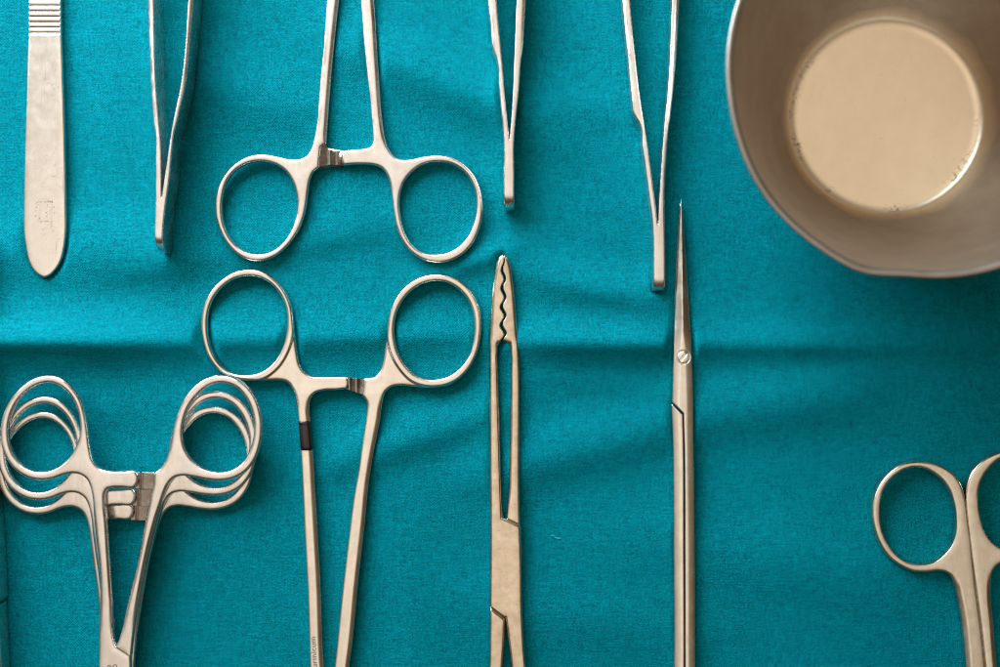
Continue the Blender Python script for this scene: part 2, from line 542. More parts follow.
# ------------------------------------------------------------------ scalpel handle
def build_scalpel():
    t = 4.6; zc = zbase(t); zr = 2*t
    R = thing('scalpel_handle', 'flat grey steel scalpel handle with rounded end and ridged grip', 'scalpel handle', 44, 140, zr)
    poly = spline([(44, 277.2), (49.2, 275.3), (54.0, 270.9), (59.8, 262), (63.9, 247), (65.2, 236), (65.3, 200), (64.3, 140), (62.6, 80), (61.6, 50), (61.0, 35), (60.4, 0),
                   (59.5, -60), (57, -120), (52, -170, 1), (38, -170, 1), (32, -120), (29, -60), (28.3, 0), (28.0, 35), (27.2, 50), (26.4, 80), (24.6, 140), (23.3, 200), (23.8, 236), (25.2, 247), (28.6, 262), (33.6, 270.9), (38.6, 275.2)])
    lines = np.array([0.4, 5.9, 11.5, 17.0, 22.4, 27.8, 33.2] + [0.4-5.5*i for i in range(1, 12)])
    def top(zb, X, Y, d):
        g = np.zeros_like(X)
        for l in lines:
            g = np.maximum(g, np.exp(-((Y - l)/0.95)**2) + 0.45*np.clip(1-(l-Y)/3.2, 0, 1)*(Y < l))
        m = np.clip((d - 0.8)/0.8, 0, 1)
        return zb - 1.0*g*m
    body = solid(R, [poly], [], zc, t, rounded(1.5, 1.4), M_SCALPEL,
          [('ridged_grip', lambda x, y: y < 35.4, None), ('handle_blade', None, None)], zr, h=0.42, top_mod=top, crown=0.3)
    # worn rectangular stamp
    me_parts = []
    rs = random.Random(3)
    bm = bmesh.new()
    def quad(x0, y0, x1, y1):
        vs = [bm.verts.new(wpos(a, b, zr, zc + t + 0.12) - R.location) for a, b in ((x0, y0), (x0, y1), (x1, y1), (x1, y0))]
        bm.faces.new(vs)
    quad(47.2, 200.8, 52.5, 201.6); quad(44.2, 201.9, 46.6, 202.5)
    for i in range(70):
        edge = rs.random()
        if edge < 0.22: x, y = rs.uniform(36, 53), 202 + rs.gauss(0, .5)
        elif edge < 0.42: x, y = rs.uniform(35.5, 52), 221 + rs.gauss(0, .5)
        elif edge < 0.52: x, y = 35.3 + rs.gauss(0, .4), rs.uniform(203, 221)
        elif edge < 0.64: x, y = 54 + rs.gauss(0, .5), rs.uniform(205, 216)
        else: x, y = rs.choice([38.5, 40.5, 46.5, 50.5]) + rs.gauss(0, .7), rs.uniform(204, 219)
        w, h_ = rs.uniform(.35, 1.0), rs.uniform(.3, .65)
        quad(x, y, x + w, y + h_)
    me = bpy.data.meshes.new('worn_stamp'); bm.to_mesh(me); bm.free(); me.materials.append(M_ETCH)
    o = bpy.data.objects.new('worn_stamp', me); COL.objects.link(o); o.parent = body[1]
build_scalpel()

# ------------------------------------------------------------------ tweezers
def build_tweezers(label, left_out, right_out, left_in, right_in, apex, bottom, tail_l, tail_r, y_flat, ridges=None, tall=21.0, notch=130, mat=M_STEEL):
    zr = 2*tall
    R = thing('tweezers', label, 'tweezers', apex[0], apex[1], zr, group='tweezers lying on edge along the top')
    k_pts = [(tail_l, bottom, 1), (tail_r, bottom, 1)]
    pts = list(k_pts) + right_out + right_in + [(apex[0], apex[1], 1)] + left_in + left_out
    poly = spline(pts)
    zc = zbase(tall)
    Rr = bottom - y_flat
    def tmap(X, Y):
        u = np.clip((Y - (apex[1]-120)) / 120.0, 0, 1)
        return tall - 0*u
    def top(zb, X, Y, d):
        q = np.clip((Y - y_flat) / Rr, 0, 0.999)
        return zb - 0.62*2*tall*(1 - np.sqrt(1 - q*q))
    dm = lambda d2, X, Y: d2 - 0.35
    if ridges:
        y0, y1, xr = ridges
        def dm(d2, X, Y):
            m = np.clip((Y - y0)/6, 0, 1)*np.clip((y1 - Y)/6, 0, 1)*(X > xr)
            return d2 - 0.2 + m*0.55*(0.5+0.5*np.sin(Y*2*math.pi/3.4))*(np.abs(d2) < 4)
    xm = apex[0]
    def mid(x, y):      # the slot leans: follow its middle line
        ly = np.array([p[1] for p in left_in]); lx = np.array([p[0] for p in left_in])
        ry = np.array([p[1] for p in right_in]); rx = np.array([p[0] for p in right_in])
        o1 = np.argsort(ly); o2 = np.argsort(ry)
        return 0.5*(np.interp(y, ly[o1], lx[o1]) + np.interp(y, ry[o2], rx[o2]))
    outline = spline(list(k_pts) + right_out + left_out)
    big, tiny = rounded(3.0, 1.3, 1.0), rounded(0.9, 0.7)
    def prof(d, X, Y):
        m = np.clip((notch + 12 - Y)/70, 0, 1)
        return big(d, X, Y)*m + tiny(d, X, Y)*(1 - m)
    solid(R, [poly], [], zc, tmap, prof, mat,
          [('joined_end', lambda x, y: y > apex[1] + 1, None), ('arm', lambda x, y: x < mid(x, y), None), ('arm', None, None)], zr, h=0.5, top_mod=top, d_mod=dm, edge=([outline], []), crown=0.2)
    return R

build_tweezers('steel tweezers with dark grooved outer arm, beside the scalpel handle',
    left_out=[(160, -300, 1), (155, -260), (147.5, -150), (146.6, -60), (147.8, 0), (150, 69), (152.5, 112), (153.4, 122), (155.2, 131), (155.6, 160), (155.4, 200), (154.8, 230)],
    right_out=[(162.6, 230), (165, 206), (168.7, 180), (171.6, 150), (174, 131), (176, 124), (178.4, 114), (184.8, 87), (189.5, 40), (192.8, 0), (195, -60), (192, -150), (178, -260), (167, -300, 1)],
    right_in=[(163.5, -300, 1), (172, -255), (187, -150), (190.5, -60), (188.4, 0), (180.4, 87), (172.2, 128), (165.6, 172)],
    left_in=[(159.8, 140), (158.3, 122), (155.6, 87), (153.2, 0), (152, -60), (153, -150), (160, -255), (163, -300, 1)],
    apex=(161.0, 202), bottom=251, tail_l=154.9, tail_r=161.6, y_flat=236, ridges=(28, 113, 178))

build_tweezers('short narrow steel tweezers above the toothed clamp',
    left_out=[(506, -230, 1), (498, -190), (488, -110), (487, -50), (488.3, 0), (491.5, 32), (492.6, 46), (494.2, 51), (496.6, 57), (499.6, 90), (503.0, 126), (504.2, 144), (504.0, 175)],
    right_out=[(514.0, 175), (513.8, 144), (515.0, 126), (518.6, 90), (521, 58), (522.6, 48), (523.4, 36), (525.4, 0), (526.5, -50), (525, -110), (515, -190), (508.6, -230, 1)],
    right_in=[(507.4, -230, 1), (511, -188), (519, -110), (520, -50), (517.1, 0), (514.9, 55), (511.8, 118)],
    left_in=[(506.6, 118), (501.0, 55), (496, 0), (493.5, -50), (494, -110), (502, -188), (507, -230, 1)],
    apex=(509.4, 144), bottom=208, tail_l=504.0, tail_r=514.0, y_flat=194, notch=54, tall=14.0)

build_tweezers('long slim steel tweezers beside the tip of the long closed scissors',
    left_out=[(647, -260, 1), (638, -220), (622, -120), (620, -60), (622.6, 0), (628.5, 60), (632.6, 104), (633.6, 112), (636, 117), (639.0, 121.5), (643.2, 150), (650.0, 200), (652.9, 224), (653.6, 240), (653.8, 262)],
    right_out=[(664.9, 262), (664.9, 240), (664.6, 222), (664.6, 200), (666.9, 150), (669.3, 124), (670.2, 119), (671.2, 110), (674.4, 80), (679.3, 0), (682, -60), (680, -120), (660, -220), (650, -260, 1)],
    right_in=[(648.6, -260, 1), (655, -218), (674, -120), (676, -60), (672.6, 0), (668.3, 90), (665.2, 122), (662.2, 160), (659.8, 200)],
    left_in=[(654.6, 200), (648.6, 155), (643.6, 122), (640.2, 100), (635.4, 60), (629.6, 0), (627, -60), (629, -120), (643, -218), (648.2, -260, 1)],
    apex=(658.4, 231), bottom=290.5, tail_l=653.8, tail_r=664.9, y_flat=277, notch=120, tall=10.0)

# ------------------------------------------------------------------ forceps with open finger rings (two singles)
def letters(text, root, parent, px, py, size, rot, z, zref, mat, name):
    cu = bpy.data.curves.new(name, 'FONT'); cu.body = text; cu.size = size*S; cu.align_x = 'LEFT'; cu.align_y = 'CENTER'
    cu.space_character = 1.05
    o = bpy.data.objects.new(name, cu); COL.objects.link(o)
    dg = bpy.context.evaluated_depsgraph_get()
    me = bpy.data.meshes.new_from_object(o.evaluated_get(dg))
    bpy.data.objects.remove(o); bpy.data.curves.remove(cu)
    me.name = name; me.materials.clear(); me.materials.append(mat)
    q = bpy.data.objects.new(name, me); COL.objects.link(q); q.parent = parent
    q.location = wpos(px, py, zref, z) - root.location; q.rotation_euler = (0, 0, rot)
    return q

def onesided(poly, dx, main, small):
    # a bevel on one side of the bar only: the side towards dx keeps a sharp edge
    def f(d, X, Y):
        da = d
        for q in (0.25, 0.5, 0.75, 1.0):
            da = np.maximum(da, -sd_poly(X[:, 0], Y[0, :], poly + np.array([dx*q, 0.0]), 10.0))
        return np.maximum(main(da, X, Y), small(d, X, Y))
    return f

def blendprof(test, a, b):
    def f(d, X, Y):
        m = test(X, Y)
        return a(d, X, Y)*m + b(d, X, Y)*(1-m)
    return f

def build_upper_forceps():
    t = 5.0; zc = zbase(t); zr = 2*t
    R = thing('hemostat', 'open steel forceps whose two finger rings hang below shanks leaving at the top', 'forceps', 350, 158, zr)
    ratchet_y = lambda x: 151.0
    L = spline([(327.6, 0), (324, 48), (321.6, 72), (319.2, 103), (316.5, 129.5), (314.3, 140), (311.2, 149), (306.8, 155.6), (300.5, 158.8), (290.7, 159.5), (279, 157.1), (267.3, 155.0), (256.6, 154.8), (244.9, 157.9), (234.2, 164.4),
                (224.5, 175.1), (218.2, 187.7), (215.3, 202.3), (216.3, 217.9), (221.6, 233.5), (230.3, 247.2), (242, 256.6), (252.7, 260.2), (263.4, 259.8), (275.1, 255.2), (286.8, 245.4), (295.9, 233), (302.4, 218.6), (305.6, 204.3),
                (307.3, 190.7), (309.4, 179), (313.4, 170.8), (318.2, 167.0, 1), (318.9, 158, 1), (320.2, 146.5, 1), (325.2, 142.8, 1), (325.4, 137), (326.2, 126), (327.1, 113), (329.3, 84), (331.4, 60), (334.3, 30), (336, 14), (337.6, 0),
                (347, -100), (351, -140), (351, -158, 1), (341, -158, 1), (338, -120)])
    Lh = spline([(257.6, 160.5), (245.9, 163), (234.2, 170.2), (226.0, 180.9), (222.1, 194.5), (220.8, 208.2), (222.3, 221.8), (227.6, 235.5), (237.1, 246.8), (247.9, 253), (259.5, 254.6), (271.2, 251.8), (282.9, 243), (291.7, 229.6), (296.6, 214), (297.5, 200.4), (295.6, 188.7), (290.7, 177), (282, 167.3), (269.3, 161.6)])
    Rr = spline([(372.7, 0), (374.3, 19), (375.5, 41), (378, 79), (380, 108), (382.3, 128), (384.6, 140), (388.2, 149.5), (393.7, 156.5), (401.3, 159.8), (411, 159.5), (421.8, 157.3), (433.4, 155.7), (443.2, 155.8), (453.9, 158.5), (464.6, 165.3), (473.4, 175.1),
                 (479.2, 187.7), (481.8, 200.4), (481.8, 214), (478.3, 229.6), (470.5, 245.2), (458.8, 255.9), (447.1, 260.8), (435.4, 261.8), (423.7, 259.2), (412, 252), (402.3, 239.8), (396.6, 225.7), (393.8, 210.1), (392.0, 194.5), (389.8, 181), (386.3, 172.4),
                 (380.8, 166.6), (374.5, 164.4), (364, 163.4), (352, 163.6), (343.6, 164.3, 1), (342.2, 160), (342.6, 154), (345.0, 150.4, 1), (352, 149.9), (362, 149), (368, 147.8), (371.8, 145.6), (373.5, 141.5), (373.4, 134), (371.9, 113), (369.5, 89), (367.1, 67), (364.7, 43), (362.8, 19), (361.6, 0),
                 (352, -100), (349, -138), (349, -158, 1), (359, -158, 1), (362, -120)])
    Rh = spline([(437.3, 161), (425.7, 162.6), (414.9, 168.2), (406.2, 177), (400.5, 188.7), (398.6, 202.3), (400.1, 217.9), (404.4, 233), (412, 245.4), (421.8, 252.4), (433.4, 254.6), (445.1, 253.6), (457.8, 247.6), (468.3, 236.2), (474.7, 221.8), (477.1, 206.2), (476.1, 192.6), (471.2, 179.9), (463.6, 170.2), (452, 163.2)])
    P1 = lambda poly: blendprof(lambda X, Y: np.clip((150 - Y)/18, 0, 1), onesided(poly, -3.2, rounded(3.6, 1.7, 1.0), rounded(0.9, 0.9)), rounded(2.8, 2.8, 2.0))
    lp = solid(R, [L], [Lh], zc, t, P1(L), M_STEEL, [('finger_ring', lambda x, y: (x < 303) | (y > 168), None), ('shank', None, None)], zr)
    solid(R, [Rr], [Rh], zc, t, P1(Rr), M_STEEL, [('finger_ring', lambda x, y: (x > 390) | (y > 168), None), ('shank', None, None)], zr)
    prism('ratchet', R, lp[1], [(315, -4), (315, 3.0), (318.6, 4.0), (324.8, 1.4), (327.6, 0.2), (328.4, 3.2), (329.8, 3.2), (335.0, -0.6), (335.9, 2.8), (337.2, 2.8), (342.6, -1.2), (346, -1.2), (346, -4)], (lambda x: np.interp(x, [315, 324.8, 327.6, 333], [145, 142.2, 148.6, 150.6])), (lambda x: np.interp(x, [315, 322, 328], [168.2, 166.0, 164.8])), zc, zr, M_DULL)
    jaw = spline([(338, -150, 1), (362, -150, 1), (364, -175), (358, -260), (352, -345), (349, -345), (342, -260), (336, -175)])
    solid(R, [jaw], [], zc, t*1.1, rounded(3, 3), M_STEEL, [('jaw', None, None)], zr, h=0.8)
build_upper_forceps()

def build_band_forceps():
    t = 5.6; zc = zbase(t); zr = 2*t
    R = thing('hemostat', 'open steel forceps with a dark brown band round one shank', 'forceps', 340, 383, zr)
    L = spline([(250.5, 269.4), (237.9, 270.7), (224.2, 277.5), (212.5, 288.2), (204.7, 301.9), (201.4, 316.5), (201.2, 332.1), (203.8, 345.7), (209.6, 359.4), (218.4, 370.1), (230.1, 376.9), (241.8, 379.9), (255.4, 380.6), (269, 380.2), (279, 380.0), (286, 381.6), (290.6, 386),
                (294.6, 393.4), (297.1, 403.2), (298.9, 419.4), (300.4, 440), (301.4, 453.6), (303.8, 500), (305.5, 538.6), (308.2, 589.7), (310.6, 667), (313, 720), (316, 760, 1), (334, 760, 1), (329, 720), (322.2, 667), (319.1, 589.7), (316.4, 538.6), (313.6, 490), (311.6, 455), (308.8, 421), (307.9, 409), (309.2, 399.6),
                (313.8, 393.2), (323.2, 390.2), (335.8, 389.6), (346.2, 388.4, 1), (348.2, 383.4), (346.8, 377.4, 1), (335.8, 377.1), (321.4, 377.6), (311, 376.4), (303.6, 372.4), (299.2, 366), (296.4, 354), (294.4, 338), (292.6, 322.3), (290.5, 306.8), (285.6, 294.1), (277.8, 283.4), (267.1, 274.6), (259.3, 270.7)])
    Lh = spline([(245.7, 275.8), (234, 278.5), (223.2, 285.3), (214.5, 295.1), (208.6, 307.7), (206.5, 322.3), (207.3, 336), (210.4, 348.6), (216.6, 361), (226.2, 370.4), (236.9, 374.8), (249.5, 375.3), (261.2, 372.2), (272.9, 363.3), (281.5, 349.6), (286, 335), (287.3, 320.4), (285.4, 305.8), (279.5, 293.1), (270.8, 283.4), (259.3, 277.3)])
    Rr = spline([(435.4, 274.2), (421.8, 276.1), (409.1, 282.9), (398.4, 293.2), (392.1, 304.9), (389, 317.6), (387.1, 331.2), (385.1, 346.8), (383, 361), (379.6, 371.4), (374.5, 377.6, 1), (364, 378.8, 1), (362.8, 395.6, 1), (368.0, 404.6), (367.9, 410), (366.4, 421.2), (362.8, 444.6), (359.2, 471.6), (355.5, 491), (349.7, 535), (342.2, 600),
                 (335.4, 667), (328, 720), (322, 760, 1), (338, 760, 1), (342, 720), (348, 667), (350.9, 644), (356.5, 586), (363.3, 525), (367.8, 480.8), (372.5, 452), (375.4, 437), (378.8, 419.4), (381.6, 401.4), (385.0, 391.6), (391, 386.6), (400, 385.3), (411, 386), (423.7, 387.2), (435.4, 387.2), (449, 384.7), (460.7, 377.6), (470.3, 366.0), (477.3, 350.7),
                 (480.2, 335.1), (480.8, 319.6), (478.3, 304), (470.5, 289.4), (458.8, 279.6), (447.1, 275.1)])
    Rh = spline([(435.4, 280.6), (422.7, 283.2), (411, 290.3), (402.3, 300.1), (396, 312.7), (393.5, 325.4), (394.1, 339), (397.6, 352.7), (405.4, 366), (414.9, 375.4), (425.7, 379.2), (437.3, 379.6), (449, 376.4), (460.5, 367.9), (469.3, 355.6), (473.8, 340), (474.7, 325.4), (472.8, 310.8), (466.4, 297.1), (456.6, 287.2), (446.1, 281.8)])
    # the rings are raised round bars, the web between ring and shank is a little lower
    def ringdist(hole):
        def f(X, Y):
            xs, ys = X[:, 0], Y[0, :]
            return sd_poly(xs, ys, hole)
        return f
    def topmod(hole):
        rd = ringdist(hole)
        def f(zb, X, Y, d):
            q = rd(X, Y)
            bar = np.clip((q - 5.6)/2.2, 0, 1)
            bar = bar*bar*(3-2*bar)
            far = np.clip((Y - 384)/10, 0, 1)
            return zb - 1.9*bar*(1 - 0.5*far)
        return f
    P2 = lambda poly: blendprof(lambda X, Y: np.clip((Y - 392)/18, 0, 1), onesided(poly, -4.4, rounded(4.0, 1.7, 1.0), rounded(1.0, 1.0)), rounded(3.2, 3.4, 2.0))
    lp = solid(R, [L], [Lh], zc, t, P2(L), M_POLISH, [('finger_ring', lambda x, y: (y < 381) & (x < 296), None), ('shank', None, None)], zr, top_mod=topmod(Lh))
    rp = solid(R, [Rr], [Rh], zc, t, P2(Rr), M_POLISH, [('finger_ring', lambda x, y: (y < 388) & (x > 386), None), ('shank', None, None)], zr, top_mod=topmod(Rh))
    prism('ratchet', R, rp[1], [(345.5, -4.2), (345.5, 0.2), (347.6, 0.2), (348.2, 2.8), (349.4, 2.8), (354.2, -0.8), (355.2, 3.2), (356.6, 3.2), (362.3, -0.4), (363.4, 2.8), (373.5, 2.4), (373.5, -4.2)],
          lambda x: 377.6 + (x-347)*0.09, lambda x: 389.8 + (x-347)*0.33, zc, zr, M_DULL)
    # the dark band: a sleeve round the shank
    bm = bmesh.new()
    rings = []
    for (y, g) in ((421.0, 0.2), (421.6, 1.0), (424.5, 1.2), (425.2, .8), (426, 1.1), (438, 1.3), (445.5, 1.2), (449.5, 1.1), (450.6, 0.2)):
        xl = np.interp(y, [419.4, 440, 453.6], [298.9, 300.4, 301.4]) - g
        xr = np.interp(y, [421, 455], [308.8, 311.6]) + g
        T = t + g*0.9
        cxm, hw = (xl+xr)/2, (xr-xl)/2
        rr = []
        for k in range(20):
            a = 2*math.pi*k/20
            ca, sa = math.cos(a), math.sin(a)
            ex = 0.62
            rr.append(bm.verts.new(wpos(cxm + hw*math.copysign(abs(ca)**ex, ca), y, zr, zc + T*math.copysign(abs(sa)**ex, sa)) - R.location))
        rings.append(rr)
    for a, b in zip(rings, rings[1:]):
        for k in range(20):
            bm.faces.new((a[k], a[(k+1) % 20], b[(k+1) % 20], b[k]))
    bmesh.ops.recalc_face_normals(bm, faces=bm.faces)
    for f in bm.faces: f.smooth = True
    me = bpy.data.meshes.new('marker_band'); bm.to_mesh(me); bm.free(); me.materials.append(M_BAND)
    o = bpy.data.objects.new('marker_band', me); COL.objects.link(o); o.parent = R
    o['label'] = 'dark brown band wrapped round the shank'
    # etched lettering running up the shank
    letters('urmicum', R, lp[1], 314.6, 668.5, 8.4, math.radians(93.2), zc + t + 0.12, zr, M_INK, 'etched_lettering')
    jaw = spline([(314, 745, 1), (339, 745, 1), (341, 775), (336, 850), (331, 930), (326, 930), (318, 850), (312, 775)])
    solid(R, [jaw], [], zc, t*1.1, rounded(3, 3), M_POLISH, [('jaw', None, None)], zr, h=0.8)
build_band_forceps()

# ------------------------------------------------------------------ the stack of three hemostats
def build_stack():
    t = 4.7; gap = 0.3
    zc3 = zbase(t); step = 2*t + gap
    z1 = zc3 + 2*step                 # the top one is built, the two below are copies
    zr = z1 + t
    GR = 'hemostats stacked one on another'
    R = thing('hemostat', 'topmost of three stacked steel hemostats, fully visible on its pile', 'hemostat', 118, 648, zr, z1 - t, group=GR)
    L = spline([(48.3, 376.1), (33.7, 379), (20.2, 388), (9, 401.5), (2.4, 417.2), (0.2, 432.9), (2.2, 448.7), (7.9, 461), (16.9, 471.1), (28.1, 477.4), (40.4, 479.6), (52.8, 478), (62.9, 474.4), (71.5, 472.8), (79.5, 474), (86.0, 478.4), (90.2, 486.5), (92.6, 498.1), (93.9, 515), (95.6, 533), (98.6, 560), (100, 580), (100.2, 619), (99.4, 667), (98, 720), (102, 780), (109, 860, 1),
                (117, 860, 1), (124, 780), (129.4, 720), (129.0, 667), (128.8, 657.4, 1), (114.9, 648.2, 1), (113, 643.5), (110.5, 600), (107.4, 553), (105.2, 520), (103.2, 503), (103.2, 494), (106, 488.8), (111, 487.4), (121.3, 487.1), (133.8, 486.6), (136.6, 482), (136.8, 476), (134.6, 472.3), (123.6, 472), (107.9, 471.6), (98.4, 468.6), (92, 461.5), (88.6, 449), (86.5, 432.9), (83.6, 414.9), (78.7, 399.2), (70.8, 388), (60.7, 379)])
    Lh = spline([(48.3, 382), (36, 384.6), (23.0, 393.2), (13.6, 405.2), (8.4, 418.3), (6.8, 432.9), (8.3, 445.3), (13.4, 457.2), (21.5, 466.2), (32.6, 471.9), (43.8, 472.6), (56.2, 468.6), (67.4, 459.7), (75.0, 448.7), (79.2, 437.4), (80.3, 425.1), (78.3, 412.7), (73.4, 400), (64.8, 389.2), (56.2, 383.8)])
    Rr = spline([(217.6, 376.3), (205.2, 379), (192.9, 388), (183.9, 399.2), (177.1, 415), (172.6, 433), (169.2, 451), (164.9, 462), (158.5, 470.2), (154, 473, 1), (153.7, 485, 1), (150.1, 500.5), (145.6, 520), (139.4, 555), (128.4, 601.6), (118.3, 643.2), (116.2, 647.6, 1), (129.4, 656.2, 1), (132.8, 625), (139.4, 588), (147.1, 549.5), (154.7, 520), (159.1, 505), (162.5, 494.2), (167, 484), (173, 477.6), (181, 475.2), (191.7, 476.3),
                 (205.2, 478.9), (218.7, 480.2), (232.2, 478), (244.6, 471.2), (253.6, 460), (259.2, 444.2), (261, 428.5), (259.4, 413), (255.4, 400), (248, 388.6), (238.5, 381), (228.5, 377)])
    Rh = spline([(217.6, 382.4), (207.5, 385.7), (196.4, 394.7), (187.4, 407.1), (182.6, 420.6), (181, 434.1), (183, 446.5), (188.6, 457.4), (197.4, 466.3), (207.5, 471.2), (218.7, 473.1), (230, 471.3), (240.1, 465.2), (247.8, 455.2), (252.8, 442), (254.5, 428.5), (252.6, 412.7), (246.6, 398.3), (236.9, 387.4), (227.7, 383.2)])
    prof = blendprof(lambda X, Y: np.clip((Y - 500)/18, 0, 1), rounded(3.0, 2.2, 1.4), rounded(2.8, 2.8, 2.0))
    prof0 = prof
    prof = lambda d, X, Y: prof0(d, X, Y)*(1 - np.clip((Y - 596)/40, 0, 1)*np.clip((700 - Y)/20, 0, 1)) + rounded(0.8, 0.6)(d, X, Y)*np.clip((Y - 596)/40, 0, 1)*np.clip((700 - Y)/20, 0, 1)
    lp = solid(R, [L], [Lh], z1, t, prof, M_STEEL, [('finger_ring', lambda x, y: ((x < 90) & (y < 480)), None), ('jaw', lambda x, y: y > 700, None), ('shank', None, None)], zr)
    rp = solid(R, [Rr], [Rh], z1, t, prof, M_STEEL, [('finger_ring', lambda x, y: (x > 166) & (y < 482), None), ('shank', None, None)], zr)
    prism('ratchet', R, rp[1], [(133.0, -3.9), (133.0, -2.4), (137.6, -2.4), (138.2, -0.6), (140.4, -2.0), (141.4, 1.6), (143.0, 2.0), (155.0, 3.4), (157.0, 3.4), (157.0, -4.8)], 472.6, 489.6, z1, zr, M_DULL)
    # a pair of small brown loops etched on the joint
    bm = bmesh.new()
    for (cx, r0, r1, cy) in ((109.2, 1.3, 2.5, 667.4), (115.0, 1.3, 2.3, 666.6)):
        inn, outr = [], []
        for k in range(28):
            a = 2*math.pi*k/28
            inn.append(bm.verts.new(wpos(cx + r0*math.cos(a), cy + r0*math.sin(a), zr, z1 + t + 0.12) - R.location))
            outr.append(bm.verts.new(wpos(cx + r1*math.cos(a), cy + r1*math.sin(a), zr, z1 + t + 0.12) - R.location))
        for k in range(28):
            bm.faces.new((outr[k], outr[(k+1) % 28], inn[(k+1) % 28], inn[k])[::-1])
    me = bpy.data.meshes.new('etched_emblem'); bm.to_mesh(me); bm.free(); me.materials.append(M_ETCH)
    emblem = bpy.data.objects.new('etched_emblem', me); COL.objects.link(emblem); emblem.parent = lp[2]
    for i, (dx, dy, lab) in enumerate(((2.5, 16.5, 'middle of three stacked steel hemostats, just below the top one'), (0.4, 29.8, 'lowest of three stacked steel hemostats, lying on the cloth'))):
        c = copy_tree(R)
        z = z1 - (i+1)*step
        c.location = wpos(118 + dx, 648 + dy, z + t, z - t)
        c.rotation_euler = (0, 0, 0.029)
        c['label'] = lab; c['group'] = GR
build_stack()

# ------------------------------------------------------------------ clamp with wavy jaws
def build_clamp():
    t = 6.2; zc = zbase(t); zr = 2*t
    R = thing('intestinal_clamp', 'closed steel clamp with wavy toothed jaws and a long slot between its shanks', 'clamp', 505, 560, zr)
    wave = [(503.7, 254.8), (504.4, 260.2), (502.0, 270.4), (504.9, 278.6), (501.9, 288), (505.2, 297.4), (501.4, 306.9), (505.2, 315.6), (501.2, 325), (505.4, 334.2), (501.6, 341.6)]
    gapw = [0.2, 0.3, 0.9, 0.85, 1.15, 0.95, 1.25, 1.0, 1.35, 1.1, 1.4]
    wl = [(x - g, y + 0.4*g) for (x, y), g in zip(wave, gapw)]
    wr = [(x + g, y - 0.4*g) for (x, y), g in zip(wave, gapw)]
    A = spline([(502.6, 253.8), (499.2, 255.8), (496.7, 261.4), (493.7, 276.3), (491.1, 306), (489.7, 339), (489.5, 372), (489.4, 420), (489.6, 460), (490.0, 520), (489.6, 606, 1), (505.4, 617.6, 1), (507.5, 634), (511.3, 667), (516, 710), (526, 790), (536, 850, 1), (550, 850, 1), (541, 790), (531, 710), (525.8, 667), (522.4, 612), (521.6, 560), (521.0, 526.2, 1), (502.9, 517.8, 1), (501.7, 500), (500.4, 460), (499.2, 410), (498.0, 372), (497.6, 352), (498.6, 346), (500.2, 342.4, 1)] + wl[::-1])
    B = spline(wr + [(503.6, 342.2, 1), (507.5, 345), (510.2, 351), (510.6, 372), (510.3, 410), (509.6, 460), (508.2, 500), (507.3, 516), (506.8, 523, 1), (490.3, 606), (489.3, 640), (488.8, 667), (484, 710), (476, 790), (468, 850, 1), (482, 850, 1), (490, 790), (498, 710), (502.6, 667), (504.6, 640), (505.2, 619), (521.8, 560), (520.4, 526), (519.9, 500), (519.7, 460), (519.3, 400), (519.0, 352), (518.0, 336), (515.8, 306), (513.2, 280), (510.2, 262), (507.6, 256.4), (504.6, 254.1)])
    prof = blendprof(lambda X, Y: np.clip((345 - Y)/12, 0, 1), rounded(4.2, 3.6, 2.0), rounded(2.0, 1.7, 1.6))
    def topj(zb, X, Y, d):   # the jaws step down to the slot in a hollow
        m = np.exp(-((Y - 346.5)/4.0)**2) * np.clip((8.0 - np.abs(X - 504))/2.5, 0, 1)
        return zb - 3.0*m
    def bright_step(x0, y0, x1, y1, f):
        L_ = math.hypot(x1-x0, y1-y0); ux, uy = (x1-x0)/L_, (y1-y0)/L_
        def g(zb, X, Y, d):
            sdist = -(X-x0)*uy + (Y-y0)*ux
            along = (X-x0)*ux + (Y-y0)*uy
            m = (sdist > -0.6)*(along > -1.5)*(along < L_ + 1.5)
            return f(zb, X, Y, d) - 1.6*np.clip(1 - sdist/2.6, 0, 1)*m
        return g
    topA = bright_step(502.9, 517.8, 521.0, 526.2, topj)
    topB = bright_step(489.9, 607.6, 505.4, 619.0, topj)
    plate = spline([(489.0, 606.2, 1), (505.4, 617.8, 1), (523.4, 618, 1), (523, 527.0, 1), (521, 526.0, 1), (502.6, 517.4, 1), (487, 517, 1)])
    whole = spline([(503.6, 253.7), (499.2, 255.8), (496.7, 261.4), (493.7, 276.3), (491.1, 306), (489.7, 339), (489.5, 372), (489.6, 460), (490, 520), (489.6, 606, 1), (489.3, 640), (488.8, 667), (484, 710), (468, 850, 1), (550, 850, 1), (531, 710), (525.8, 667), (522.4, 612), (521.6, 560), (520.4, 526), (519.9, 500), (519.7, 460), (519.0, 352), (518.0, 336), (515.8, 306), (513.2, 280), (510.2, 262), (507.8, 256.0)])
    slot = spline([(499.0, 346), (503.5, 341.6), (508.4, 346), (510.6, 356), (510.6, 372), (509.6, 460), (508, 500), (505.2, 517, 1), (502.2, 517, 1), (501.5, 500), (500.2, 460), (497.9, 372), (497.6, 354)])
    low = spline([(505.4, 618, 1), (507.5, 634), (511.3, 667), (516, 710), (536, 850, 1), (482, 850, 1), (498, 710), (502.6, 667), (504.6, 634)])
    ed = ([whole], [slot, low])
    solid(R, [A], [], zc, t, prof, M_WORN, [('jaw', lambda x, y: y < 346, None), ('box_joint', lambda x, y: (y > 517 + (x-502.5)*0.46) & (y < 606.5 + (x-489.6)*0.72), None), ('shank', None, None)], zr, top_mod=topA, edge=ed, h=0.42)
    solid(R, [B], [], zc, t - 0.9, prof, M_WORN, [('jaw', lambda x, y: y < 346, None), ('shank', None, None)], zr, top_mod=topB, cuts=[(plate, 0.75, 1.6)], edge=ed, h=0.42)
